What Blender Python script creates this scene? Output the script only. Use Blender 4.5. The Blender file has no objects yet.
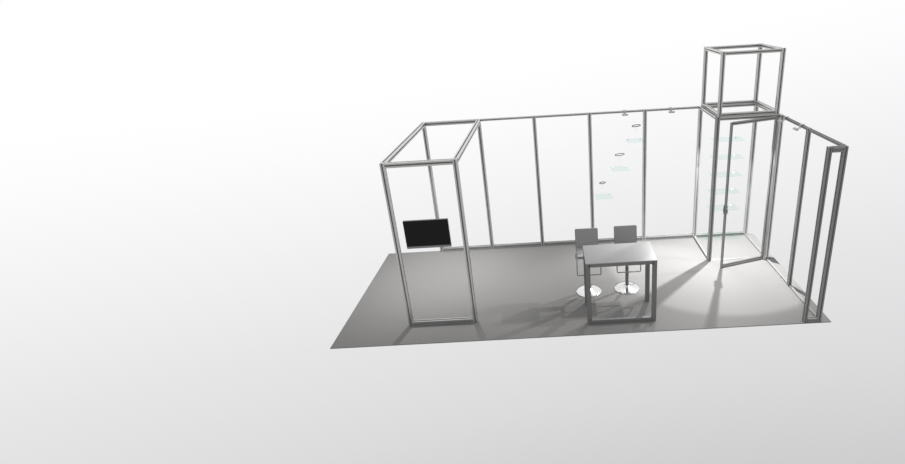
import bpy, bmesh, math
from mathutils import Vector, Matrix

S = bpy.context.scene
C = S.collection

# ------------------------------------------------------------------ camera
R = ((0.99834495, -0.00961194, -0.05670068),
     (-0.05620258, -0.37207155, -0.92650096),
     (-0.01219124, 0.92815428, -0.37199597))          # rows: right, down, forward
cam = bpy.data.cameras.new('camera')
co = bpy.data.objects.new('camera', cam)
C.objects.link(co)
rt, dn, fw = Vector(R[0]), Vector(R[1]), Vector(R[2])
m = Matrix((rt, -dn, -fw)).transposed().to_4x4()
m.translation = Vector((2.3222, -9.40836, 4.48035))
co.matrix_world = m
cam.sensor_width = 36
cam.lens = 20.8588
cam.shift_x = -0.10854
cam.shift_y = -0.02234
S.camera = co
S.view_settings.view_transform = 'Standard'
S.view_settings.look = 'None'
S.view_settings.gamma = 1
S.view_settings.exposure = 0
S.view_settings.use_curve_mapping = False


def lin(v):
    v = v / 255.0
    return v / 12.92 if v <= 0.04045 else ((v + 0.055) / 1.055) ** 2.4


# ------------------------------------------------------------------ world: pale studio sky, darker towards the ground
w = bpy.data.worlds.new('studio_sky')
S.world = w
w.use_nodes = True
nt = w.node_tree
nt.nodes.clear()
tc = nt.nodes.new('ShaderNodeTexCoord')
dot = nt.nodes.new('ShaderNodeVectorMath')
dot.operation = 'DOT_PRODUCT'
dot.inputs[1].default_value = (0.1373, -0.1261, -1.1338)
nt.links.new(tc.outputs['Generated'], dot.inputs[0])
nu = nt.nodes.new('ShaderNodeMath')
nu.operation = 'ADD'
nu.inputs[1].default_value = 0.2895
nt.links.new(dot.outputs['Value'], nu.inputs[0])
dot2 = nt.nodes.new('ShaderNodeVectorMath')
dot2.operation = 'DOT_PRODUCT'
dot2.inputs[1].default_value = (0.0, 0.837, -0.333)
nt.links.new(tc.outputs['Generated'], dot2.inputs[0])
de = nt.nodes.new('ShaderNodeMath')
de.operation = 'ADD'
de.inputs[1].default_value = 1.0
nt.links.new(dot2.outputs['Value'], de.inputs[0])
ad = nt.nodes.new('ShaderNodeMath')
ad.operation = 'DIVIDE'
nt.links.new(nu.outputs[0], ad.inputs[0])
nt.links.new(de.outputs[0], ad.inputs[1])
rp = nt.nodes.new('ShaderNodeValToRGB')
nt.links.new(ad.outputs[0], rp.inputs[0])
stops = [(0.0, 255, 255, 255), (0.15, 255, 255, 255), (0.20, 252, 252, 253), (0.29, 243, 243, 244), (0.407, 230, 230, 231),
         (0.44, 227, 227, 228), (0.518, 219, 219, 220), (0.591, 208, 208, 209), (0.64, 201, 201, 201), (0.9, 190, 190, 190)]
er = rp.color_ramp
while len(er.elements) > 1:
    er.elements.remove(er.elements[-1])
er.elements[0].position = 0
er.elements[0].color = (1, 1, 1, 1)
for p, a, b, c in stops[1:]:
    e = er.elements.new(p)
    e.color = (lin(a), lin(b), lin(c), 1)
bg = nt.nodes.new('ShaderNodeBackground')
out = nt.nodes.new('ShaderNodeOutputWorld')
nt.links.new(rp.outputs[0], bg.inputs[0])
nt.links.new(bg.outputs[0], out.inputs[0])
bg.inputs[1].default_value = 1.0

# ------------------------------------------------------------------ sizes
H = 2.586            # height of the wall frames
TD = 2.57            # depth of the open tower
FD = 3.02            # depth of the side wall


# ------------------------------------------------------------------ lamps (one in every visible fixture, one under each box ceiling)
def spot(name, loc, tgt, power, deg, blend=0.3, r=0.03, col=(1, 1, 1)):
    l = bpy.data.lights.new(name, 'SPOT')
    l.energy = power
    l.spot_size = math.radians(deg)
    l.spot_blend = blend
    l.shadow_soft_size = r
    l.color = col
    o = bpy.data.objects.new(name, l)
    C.objects.link(o)
    o.location = loc
    o.rotation_euler = (Vector(tgt) - Vector(loc)).to_track_quat('-Z', 'Y').to_euler()
    return o


spot('spot_cabin', (5.41, -0.6, 2.42), (5.20, -0.80, 0), 500, 77, 0.12, 0.018)
spot('spot_cabin_wide', (5.41, -0.6, 2.42), (5.1, -1.15, 0), 400, 118, 0.35, 0.018)
spot('spot_tower', (0.42, -0.95, 2.50), (0.10, -0.98, 0), 430, 106, 1.0, 0.02)
spot('spot_back_wall', (4.46, -0.20, 2.46), (3.65, -1.65, 0), 290, 74, 0.6, 0.02)
spot('spot_shelf', (3.63, -0.20, 2.46), (2.7, -0.6, 0), 100, 80, 0.8, 0.02)
spot('spot_side_a', (5.82, -1.20, 2.46), (4.9, -1.6, 0), 90, 70, 0.5, 0.02)
spot('spot_side_b', (5.82, -1.77, 2.46), (5.1, -2.3, 0), 90, 74, 0.5, 0.02)


# ------------------------------------------------------------------ materials
def mat(name, col, rough=0.5, metal=0.0, spec=0.5, noise=0.0, scale=40.0, bump=0.0):
    M = bpy.data.materials.new(name)
    M.use_nodes = True
    n = M.node_tree
    b = n.nodes['Principled BSDF']
    b.inputs['Roughness'].default_value = rough
    b.inputs['Metallic'].default_value = metal
    b.inputs['Specular IOR Level'].default_value = spec
    b.inputs['Base Color'].default_value = (*col, 1)
    t = n.nodes.new('ShaderNodeTexCoord')
    nz = n.nodes.new('ShaderNodeTexNoise')
    nz.inputs['Scale'].default_value = scale
    nz.inputs['Detail'].default_value = 4
    n.links.new(t.outputs['Object'], nz.inputs['Vector'])
    mx = n.nodes.new('ShaderNodeMix')
    mx.data_type = 'RGBA'
    mx.inputs[6].default_value = (*[c * (1 - noise) for c in col], 1)
    mx.inputs[7].default_value = (*[min(1, c * (1 + noise)) for c in col], 1)
    n.links.new(nz.outputs['Fac'], mx.inputs[0])
    n.links.new(mx.outputs[2], b.inputs['Base Color'])
    if bump:
        bp = n.nodes.new('ShaderNodeBump')
        bp.inputs['Strength'].default_value = bump
        bp.inputs['Distance'].default_value = 0.002
        n.links.new(nz.outputs['Fac'], bp.inputs['Height'])
        n.links.new(bp.outputs[0], b.inputs['Normal'])
    return M


def glass(name, tint, refl):
    M = bpy.data.materials.new(name)
    M.use_nodes = True
    n = M.node_tree
    n.nodes.clear()
    o = n.nodes.new('ShaderNodeOutputMaterial')
    t = n.nodes.new('ShaderNodeBsdfTransparent')
    t.inputs[0].default_value = (*tint, 1)
    g = n.nodes.new('ShaderNodeBsdfGlossy')
    g.inputs['Roughness'].default_value = 0.03
    mx = n.nodes.new('ShaderNodeMixShader')
    mx.inputs[0].default_value = refl
    n.links.new(t.outputs[0], mx.inputs[1])
    n.links.new(g.outputs[0], mx.inputs[2])
    n.links.new(mx.outputs[0], o.inputs[0])
    return M


CARPET = mat('grey_carpet', (0.165, 0.163, 0.16), 0.95, 0, 0.1, 0.06, 120, 0.15)
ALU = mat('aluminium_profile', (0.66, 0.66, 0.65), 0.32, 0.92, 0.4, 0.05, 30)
ALU_SHADE = mat('aluminium_shaded', (0.23, 0.23, 0.228), 0.5, 0.2, 0.3, 0.05, 30)  # same aluminium, darkened: shade on unlit frames and base rails put into colour
ALU_HALFSHADE = mat('aluminium_half_shaded', (0.36, 0.36, 0.355), 0.4, 0.7, 0.3, 0.05, 30)  # same aluminium, half darkened: shade on door and some posts painted in
GROOVE = mat('profile_groove', (0.16, 0.16, 0.158), 0.6, 0.3, 0.2, 0.05, 30)
LAMPM = mat('lamp_housing', (0.5, 0.5, 0.49), 0.5, 0, 0.3, 0.03)
LENS = mat('lamp_lens', (0.75, 0.75, 0.72), 0.2, 0, 0.5, 0.02)
SCREEN = mat('screen_black', (0.015, 0.015, 0.015), 0.6, 0, 0.05, 0.02)
BEZEL = mat('bezel_grey', (0.20, 0.20, 0.20), 0.5, 0, 0.3, 0.02)
DARK = mat('dark_plastic', (0.05, 0.05, 0.05), 0.5, 0, 0.3, 0.03)
TOPM = mat('table_laminate', (0.27, 0.27, 0.272), 0.4, 0, 0.35, 0.02)
TLEG = mat('table_frame_grey', (0.15, 0.15, 0.15), 0.5, 0, 0.3, 0.03)
SEATM = mat('stool_grey_leather', (0.26, 0.26, 0.26), 0.55, 0, 0.3, 0.04, 80, 0.1)
CHROME = mat('chrome', (0.80, 0.80, 0.80), 0.12, 1.0, 0.5, 0.01)
TUBE = mat('footrest_steel', (0.30, 0.30, 0.30), 0.35, 0.6, 0.4, 0.02)
SHELFG = glass('green_shelf_glass', (0.925, 0.975, 0.96), 0.01)
SHEDGE = glass('green_shelf_edge', (0.90, 0.96, 0.945), 0.03)
CLEAR = glass('clear_acrylic', (0.998, 0.998, 0.998), 0.004)
CLEARV = glass('clear_vase_glass', (0.99, 0.99, 0.99), 0.008)
WHITEM = mat('white_bracket', (0.75, 0.76, 0.76), 0.5, 0, 0.2, 0.02)
RIMM = mat('dark_vase_rim', (0.03, 0.03, 0.03), 0.6, 0, 0.1, 0.02)


# ------------------------------------------------------------------ helpers
def empty(name, loc, label=None, cat=None, group=None, rz=0):
    o = bpy.data.objects.new(name, None)
    o.empty_display_size = 0.1
    C.objects.link(o)
    o.location = loc
    o.rotation_euler = (0, 0, rz)
    if label:
        o['label'] = label
        o['category'] = cat
    if group:
        o['group'] = group
    return o


def build(name, bm, mats, parent=None, smooth=False):
    me = bpy.data.meshes.new(name)
    bmesh.ops.recalc_face_normals(bm, faces=bm.faces)
    if smooth:
        for f in bm.faces:
            f.smooth = True
    bm.to_mesh(me)
    bm.free()
    for x in (mats if isinstance(mats, (list, tuple)) else [mats]):
        me.materials.append(x)
    o = bpy.data.objects.new(name, me)
    C.objects.link(o)
    if parent:
        o.parent = parent
    return o


def box(bm, lo, hi, bev=0.0, mi=0):
    c = [(a + b) / 2 for a, b in zip(lo, hi)]
    s = [abs(b - a) for a, b in zip(lo, hi)]
    t = bmesh.new()
    r = bmesh.ops.create_cube(t, size=1, matrix=Matrix.Translation(c) @ Matrix.Diagonal((*s, 1)))
    if bev:
        bmesh.ops.bevel(t, geom=t.edges[:], offset=bev, segments=2, affect='EDGES')
    for f in t.faces:
        f.material_index = mi
    me = bpy.data.meshes.new('tmp')
    t.to_mesh(me)
    t.free()
    bm.from_mesh(me)
    bpy.data.meshes.remove(me)
    return bm


def profile(w, g=0.30, d=0.16):
    """slotted square aluminium extrusion: one groove along every face"""
    h = w / 2
    a = w * g / 2
    dd = w * d
    ch = w * 0.06
    pts = []
    for k in range(4):
        side = [(-h + ch, -h), (-a, -h), (-a, -h + dd), (a, -h + dd), (a, -h), (h - ch, -h)]
        for x, y in side:
            for _ in range(k):
                x, y = -y, x
            pts.append((x, y))
    return pts


def bar(bm, p0, p1, w, w2=None, slot=True):
    """extruded slotted bar from p0 to p1; w across, w2 the other way"""
    p0, p1 = Vector(p0), Vector(p1)
    d = (p1 - p0).normalized()
    up = Vector((0, 0, 1)) if abs(d.z) < 0.9 else Vector((0, 1, 0))
    x = d.cross(up).normalized()
    y = x.cross(d).normalized()
    pts = profile(w) if slot else [(-w / 2, -w / 2), (w / 2, -w / 2), (w / 2, w / 2), (-w / 2, w / 2)]
    k2 = (w2 / w) if w2 else 1
    va = [bm.verts.new(p0 + x * a + y * b * k2) for a, b in pts]
    vb = [bm.verts.new(p1 + x * a + y * b * k2) for a, b in pts]
    n = len(pts)
    for i in range(n):
        f = bm.faces.new((va[i], va[(i + 1) % n], vb[(i + 1) % n], vb[i]))
        if slot and i % 6 == 2:
            f.material_index = 1
    bm.faces.new(va[::-1])
    bm.faces.new(vb)
    return bm


def barobj(name, p0, p1, w, parent, w2=None, slot=True, mats=None):
    return build(name, bar(bmesh.new(), p0, p1, w, w2, slot), mats or [ALU, GROOVE], parent)


def tube(bm, pts, r, seg=10):
    pts = [Vector(p) for p in pts]
    rings = []
    for i, p in enumerate(pts):
        a = pts[max(i - 1, 0)]
        b = pts[min(i + 1, len(pts) - 1)]
        d = (b - a).normalized()
        up = Vector((0, 0, 1)) if abs(d.z) < 0.9 else Vector((0, 1, 0))
        x = d.cross(up).normalized()
        y = x.cross(d).normalized()
        k = 1.0
        if 0 < i < len(pts) - 1:
            c = (p - a).normalized().dot((b - p).normalized())
            k = 1 / max(0.5, math.sqrt((1 + c) / 2))
        rings.append([bm.verts.new(p + (x * math.cos(t) * k + y * math.sin(t)) * r) for t in [2 * math.pi * j / seg for j in range(seg)]])
    for q, s in zip(rings, rings[1:]):
        for j in range(seg):
            bm.faces.new((q[j], q[(j + 1) % seg], s[(j + 1) % seg], s[j]))
    bm.faces.new(rings[0][::-1])
    bm.faces.new(rings[-1])
    return bm


def lathe(bm, prof, seg=40, cx=0, cy=0):
    rings = []
    for r, z in prof:
        if r < 1e-6:
            rings.append([bm.verts.new((cx, cy, z))])
        else:
            rings.append([bm.verts.new((cx + r * math.cos(2 * math.pi * j / seg), cy + r * math.sin(2 * math.pi * j / seg), z)) for j in range(seg)])
    for a, b in zip(rings, rings[1:]):
        for j in range(seg):
            k = (j + 1) % seg
            if len(a) == 1 and len(b) == 1:
                continue
            if len(a) == 1:
                bm.faces.new((a[0], b[k], b[j]))
            elif len(b) == 1:
                bm.faces.new((a[j], a[k], b[0]))
            else:
                bm.faces.new((a[j], a[k], b[k], b[j]))
    return bm


# ------------------------------------------------------------------ floor (thin carpet sheet)
fb = box(bmesh.new(), (-1.075, -3.06, -0.012), (6.155, 0.02, 0.0))
fl = build('floor', fb, CARPET)
fl['kind'] = 'structure'

# ------------------------------------------------------------------ open tower, left
P = 0.066
tw = empty('tower_frame', (0.5, -TD / 2, 0), 'tall open aluminium box frame on the left, with the black screen on its front', 'frame')


def rel(o, v):
    return (v[0] - o.location.x, v[1] - o.location.y, v[2] - o.location.z)


def post(parent, x, y, z0=0.0, z1=H, w=P, name='post', mats=None):
    return barobj(name, rel(parent, (x, y, z0)), rel(parent, (x, y, z1)), w, parent, mats=mats)


def rail(parent, a, b, w, name='top_rail', w2=None, mats=None):
    """a rail between two post centres, cut back by half a post at both ends"""
    a, b = Vector(a), Vector(b)
    d = (b - a).normalized()
    a, b = a + d * P / 2, b - d * P / 2
    if mats is None and name == 'base_rail':
        mats = [ALU_SHADE, ALU_SHADE]
    return barobj(name, rel(parent, a), rel(parent, b), w, parent, w2, mats=mats)


for x, y in ((0, 0), (0, -TD), (0.985, -TD)):
    post(tw, x, y)
q = H - 0.035
rail(tw, (0, 0, q), (1, 0, q), 0.05, w2=0.07)
rail(tw, (0, -TD, q), (0.985, -TD, q), 0.07)
rail(tw, (0, 0, q), (0, -TD, q), 0.07)
rail(tw, (1, 0, q), (0.985, -TD, q), 0.07)
rail(tw, (0, -TD, 0.035), (0.985, -TD, 0.035), 0.07, 'base_rail')
rail(tw, (0, 0, 0.035), (1, 0, 0.035), 0.06, 'base_rail', w2=0.07)
pn = build('clear_panel', box(bmesh.new(), rel(tw, (P / 2, -TD - 0.002, 0.07)), rel(tw, (1 - P / 2, -TD + 0.002, H - 0.07))), CLEAR, tw)
pn['label'] = 'clear front panel carrying the screen'

# ------------------------------------------------------------------ back wall frame
bw = empty('back_wall_frame', (3.0, 0, 0), 'long back run of tall aluminium posts between the left tower and the right cabin', 'frame')
for i in range(1, 5):
    post(bw, i, 0)
for i in range(1, 5):
    rail(bw, (i, 0, H - 0.02), (i + 1, 0, H - 0.02), 0.045, w2=0.038)
    rail(bw, (i, 0, 0.035), (i + 1, 0, 0.035), 0.06, 'base_rail', w2=0.07)
pn = build('clear_panel', box(bmesh.new(), rel(bw, (3 + P / 2, -0.003, 0.07)), rel(bw, (4 - P / 2, 0.003, H - 0.05))), CLEAR, bw)
pn['label'] = 'clear panel carrying the stepped shelves'

# ------------------------------------------------------------------ cabin, right
cb = empty('cabin_frame', (5.5, -0.5, 0), 'tall square aluminium cabin frame on the right, under the raised cube', 'frame')
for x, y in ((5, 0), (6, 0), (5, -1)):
    post(cb, x, y, mats=[ALU_HALFSHADE, GROOVE] if y < 0 else None)
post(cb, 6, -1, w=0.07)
q = H - 0.025
for a, b in (((5, 0), (6, 0)), ((5, 0), (5, -1)), ((6, 0), (6, -1)), ((5, -1), (6, -1))):
    rail(cb, (*a, q), (*b, q), 0.05)
rail(cb, (5, 0, 0.03), (6, 0, 0.03), 0.06, 'base_rail')
rail(cb, (5, 0, 0.02), (5, -1, 0.02), 0.045, 'base_rail', w2=0.04)
rail(cb, (6, 0, 0.015), (6, -1, 0.015), 0.035, 'base_rail', w2=0.03)
rail(cb, (5, -1, 0.006), (6, -1, 0.006), 0.03, 'threshold', w2=0.012)
build('clear_panel', box(bmesh.new(), rel(cb, (5 + P / 2, -0.003, 0.06)), rel(cb, (6 - P / 2, 0.003, H - 0.05))), CLEAR, cb)['label'] = 'clear back panel carrying the glass shelves'

# door leaf, hinged on the front right post and standing open
dr = empty('cabin_door', (5.955, -1.045, 0.01), 'open framed door leaf swung out from the right cabin', 'door', rz=math.atan2(-1.294 + 1.045, 5.135 - 5.955))
L = 0.86
for nm, a, b, ww in (('stile', (0.03, 0, 0), (0.03, 0, H - 0.035), 0.05), ('stile', (L, 0, 0), (L, 0, H - 0.035), 0.05),
                     ('top_rail', (0.055, 0, H - 0.055), (L - 0.025, 0, H - 0.055), 0.05), ('bottom_rail', (0.055, 0, 0.035), (L - 0.025, 0, 0.035), 0.05)):
    build(nm, bar(bmesh.new(), a, b, 0.035 if nm == 'stile' else 0.035, ww if nm != 'stile' else None), [ALU_HALFSHADE, GROOVE], dr)
hb = box(bmesh.new(), (L - 0.025, -0.028, 1.0), (L + 0.025, -0.017, 1.16), 0.004)
tube(hb, [(L, -0.026, 1.1), (L, -0.05, 1.1), (L, -0.052, 1.09), (L, -0.052, 1.04)], 0.009)
hb2 = box(hb, (L - 0.025, 0.017, 1.0), (L + 0.025, 0.028, 1.16), 0.004)
tube(hb2, [(L, 0.026, 1.1), (L, 0.05, 1.1), (L, 0.052, 1.09), (L, 0.052, 1.04)], 0.009)
build('door_handle', hb2, BEZEL, dr)

# ------------------------------------------------------------------ raised cube on the cabin
Z0, Z1 = H + 0.002, H + 1.02
cu = empty('raised_cube_frame', (5.5, -0.5, Z0), 'small cube frame of aluminium bars raised on top of the right cabin', 'frame')
cw = 0.062
c0, c1, d0, d1 = 5.035, 5.965, -0.03, -0.965
for x, y in ((c0, d0), (c1, d0), (c0, d1), (c1, d1)):
    post(cu, x, y, Z0, Z1, cw)
for nm, z in (('bottom_rail', Z0 + 0.029), ('top_rail', Z1 - 0.03)):
    for a, b in (((c0, d0), (c1, d0)), ((c0, d0), (c0, d1)), ((c1, d0), (c1, d1)), ((c0, d1), (c1, d1))):
        rail(cu, (*a, z), (*b, z), 0.055, nm)

# ------------------------------------------------------------------ side wall frame, right
sw = empty('side_wall_frame', (6, -2.0, 0), 'aluminium side wall frame running forward from the right cabin', 'frame')
post(sw, 6, -1.075, w=0.055)
post(sw, 6, -2.01, w=0.056, mats=[ALU_HALFSHADE, GROOVE])
barobj('post', rel(sw, (5.985, -FD, 0)), rel(sw, (5.985, -FD, H)), 0.06, sw, mats=[ALU_SHADE, GROOVE])['label'] = 'aluminium end post with shade painted into its colour'
for a, b in ((-1.08, -2.01), (-2.01, -FD)):
    rail(sw, (6, a, H - 0.02), (6, b, H - 0.02), 0.04, mats=[ALU_SHADE, ALU_SHADE])
    rail(sw, (6, a, 0.015), (6, b, 0.015), 0.035, 'base_rail', w2=0.03)
ew = empty('end_wall_frame', (5.86, -FD, 0), 'narrow upright aluminium frame closing the front end of the right side wall', 'frame')
ex = 5.79
barobj('post', rel(ew, (ex, -FD, 0)), rel(ew, (ex, -FD, H)), 0.056, ew, mats=[ALU_SHADE, GROOVE])
rail(ew, (ex, -FD, H - 0.035), (5.985, -FD, H - 0.035), 0.07, mats=[ALU_SHADE, ALU_SHADE])
rail(ew, (ex, -FD, 0.03), (5.985, -FD, 0.03), 0.06, 'base_rail', mats=[ALU_SHADE, ALU_SHADE])

# ------------------------------------------------------------------ wall screen
tv = empty('wall_screen', (0.465, -TD - 0.004, 1.306), 'black flat screen hung on the front of the left tower', 'screen')
b = box(bmesh.new(), (-0.318, -0.040, 0.0), (0.318, -0.004, 0.430), 0.004)
build('housing', b, BEZEL, tv)
b = box(bmesh.new(), (-0.316, -0.043, 0.036), (0.316, -0.0395, 0.428), 0.001)
build('screen', b, SCREEN, tv)['label'] = 'black display surface'
b = box(bmesh.new(), (-0.10, -0.004, 0.12), (0.10, 0.0015, 0.32))
build('wall_bracket', b, DARK, tv)

# ------------------------------------------------------------------ shelves
def shelf(name, cx, z, wd, dp, label, group):
    t = empty(name, (cx, -0.004, z), label, 'shelf', group)
    b = box(bmesh.new(), (-wd / 2, -dp - 0.03, -0.004), (wd / 2, -0.002, 0.004))
    for f in b.faces:
        if abs(f.normal.z) < 0.5:
            f.material_index = 1
    build('glass_plate', b, [SHELFG, SHEDGE], t)
    for sx in (-1, 1):
        k = box(bmesh.new(), (sx * wd * 0.36 - 0.008, -0.03, -0.022), (sx * wd * 0.36 + 0.008, -0.001, -0.0045), 0.002)
        build('bracket', k, WHITEM, t)
    return t


W3 = [(3.215, 1.02, 'lowest glass shelf of the stepped three on the back wall, above the left stool'),
      (3.52, 1.545, 'middle glass shelf of the stepped three on the back wall'),
      (3.80, 2.06, 'highest glass shelf of the stepped three on the back wall, beside a post')]
for x, z, l in W3:
    shelf('glass_shelf', x, z, 0.31, 0.25, l, 'stepped glass shelves on the back wall')
names = ['lowest', 'second lowest', 'middle', 'second highest', 'highest']
for i in range(5):
    shelf('glass_shelf', 5.47, 0.655 + i * 0.333, 0.54, 0.26, names[i] + ' of the five pale green glass shelves in the right cabin', 'glass shelves in the cabin')

# clear display vases with a dark wavy rim, one on each stepped shelf
vl = ['clear vase with a dark rim on the lowest stepped shelf', 'clear wide vase with a dark rim on the middle stepped shelf', 'clear vase with a dark rim on the highest stepped shelf']
for i, (x, z, _) in enumerate(W3):
    rr = (0.055, 0.085, 0.075)[i]
    z0 = z + 0.0045
    vx = x + (-0.02, 0.0, 0.02)[i]
    t = empty('glass_vase', (vx, -0.15, z0), vl[i], 'vase', 'clear vases on the stepped shelves')
    body = lathe(bmesh.new(), [(0, 0.0), (0.028, 0.0), (0.028, 0.006), (0.008, 0.02), (0.008, 0.10), (rr * 0.3, 0.20), (rr * 0.55, 0.268), (rr * 0.55 - 0.003, 0.268), (rr * 0.25, 0.205), (0, 0.115)], 28)
    build('body', body, CLEARV, t, True)
    ring = bmesh.new()
    pts = [(rr * math.cos(a), rr * 0.30 * math.sin(a), 0.268 + 0.012 * math.sin(a + 0.5)) for a in [2 * math.pi * k / 28 for k in range(29)]]
    tube(ring, pts, 0.0065, 6)
    build('rim', ring, RIMM, t, True)['label'] = 'dark rim'

# ------------------------------------------------------------------ arm spotlights on the top rails
def arm_lamp(x, y, rz, label):
    t = empty('arm_spotlight', (x, y, H), label, 'lamp', 'arm spotlights on the top rails', rz)
    b = box(bmesh.new(), (-0.02, -0.034, 0.0), (0.02, 0.034, 0.008), 0.002)
    box(b, (-0.02, -0.036, -0.055), (0.02, -0.0285, 0.008), 0.002)
    build('clamp', b, LAMPM, t)
    build('arm', tube(bmesh.new(), [(0, -0.032, -0.045), (0, -0.05, -0.05), (0, -0.07, -0.052)], 0.006), LAMPM, t, True)
    h = box(bmesh.new(), (-0.055, -0.115, -0.070), (0.055, -0.068, -0.046), 0.005)
    hd = build('head', h, LAMPM, t)
    build('lens', box(bmesh.new(), (-0.047, -0.110, -0.0735), (0.047, -0.073, -0.0695)), LENS, hd)
    return t


arm_lamp(3.63, 0, 0, 'small arm spotlight on the back top rail above the stepped shelves')
arm_lamp(4.46, 0, 0, 'small arm spotlight on the back top rail left of the raised cube')
arm_lamp(6.0, -1.25, -math.pi / 2, 'small arm spotlight on the side wall rail nearer the cabin')
arm_lamp(6.0, -1.80, -math.pi / 2, 'small arm spotlight on the side wall rail nearer the front end')

# ------------------------------------------------------------------ high table
tx0, tx1, ty0, ty1, tz = 2.68, 3.70, -2.81, -2.20, 1.01
tb = empty('high_table', ((tx0 + tx1) / 2, (ty0 + ty1) / 2, 0), 'tall rectangular grey table with a square tube frame, in front of the two stools', 'table')
build('tabletop', box(bmesh.new(), rel(tb, (tx0, ty0, tz - 0.012)), rel(tb, (tx1, ty1, tz)), 0.002), TOPM, tb)
b = bmesh.new()
e = 0.05
za, zb = tz - 0.062, tz - 0.0125
box(b, rel(tb, (tx0 + e, ty0 + 0.003, za)), rel(tb, (tx1 - e, ty0 + e, zb)))
box(b, rel(tb, (tx0 + e, ty1 - e, za)), rel(tb, (tx1 - e, ty1 - 0.003, zb)))
box(b, rel(tb, (tx0 + 0.003, ty0 + e, za)), rel(tb, (tx0 + e, ty1 - e, zb)))
box(b, rel(tb, (tx1 - e, ty0 + e, za)), rel(tb, (tx1 - 0.003, ty1 - e, zb)))
build('apron', b, TLEG, tb)
lw = 0.062
for x in (tx0 + 0.003, tx1 - 0.003 - lw):
    for y in (ty0 + 0.003, ty1 - 0.003 - lw):
        build('leg', box(bmesh.new(), rel(tb, (x, y, 0.001)), rel(tb, (x + lw, y + lw, tz - 0.0125)), 0.003), TLEG, tb)
build('foot_rail', box(bmesh.new(), rel(tb, (tx0 + 0.003 + lw, ty0 + 0.006, 0.004)), rel(tb, (tx1 - 0.003 - lw, ty0 + 0.056, 0.060)), 0.003), TLEG, tb)


# ------------------------------------------------------------------ bar stools
def make_stool(loc, label):
    t = empty('bar_stool', loc, label, 'stool', 'bar stools behind the high table')
    b = lathe(bmesh.new(), [(0, 0.0), (0.205, 0.0), (0.21, 0.004), (0.208, 0.010), (0.17, 0.018), (0.09, 0.030), (0.045, 0.042), (0.036, 0.06), (0, 0.06)], 48)
    build('base', b, CHROME, t, True)['label'] = 'round chrome foot plate'
    b = lathe(bmesh.new(), [(0, 0.055), (0.028, 0.055), (0.028, 0.40), (0.022, 0.405), (0.022, 0.665), (0, 0.665)], 24)
    build('column', b, TLEG, t, True)
    # shell: seat and backrest as one bent padded sheet split in two parts
    b = box(bmesh.new(), (-0.185, -0.20, 0.69), (0.185, 0.17, 0.735), 0.015)
    build('seat', b, SEATM, t)
    b = box(bmesh.new(), (-0.185, 0.0, 0.0), (0.185, 0.035, 0.32), 0.010)
    bmesh.ops.rotate(b, verts=b.verts[:], cent=(0, 0, 0), matrix=Matrix.Rotation(math.radians(-6), 3, 'X'))
    bmesh.ops.translate(b, verts=b.verts[:], vec=(0, 0.150, 0.728))
    build('backrest', b, SEATM, t)
    build('hinge_plate', box(bmesh.new(), (-0.196, -0.02, 0.60), (-0.186, -0.02 + 0.09, 0.60 + 0.07), 0.002), DARK, t)
    b = box(bmesh.new(), (-0.09, -0.09, 0.665), (0.09, 0.09, 0.69), 0.004)
    build('seat_plate', b, DARK, t)
    b = tube(bmesh.new(), [(-0.185, -0.15, 0.70), (-0.187, -0.19, 0.60), (-0.187, -0.215, 0.445), (-0.182, -0.22, 0.425), (-0.165, -0.22, 0.42), (0.165, -0.22, 0.42), (0.182, -0.22, 0.425), (0.187, -0.215, 0.445), (0.187, -0.19, 0.60), (0.185, -0.15, 0.70)], 0.009, 8)
    build('footrest', b, TUBE, t, True)
    return t


st = make_stool((2.775, -1.845, 0), 'left grey bar stool on a round chrome base behind the table')
s2 = st.copy()
C.objects.link(s2)
s2.location = (3.41, -1.815, 0)
s2['label'] = 'right grey bar stool on a round chrome base behind the table'
for ch in list(st.children):
    c = ch.copy()
    C.objects.link(c)
    c.parent = s2
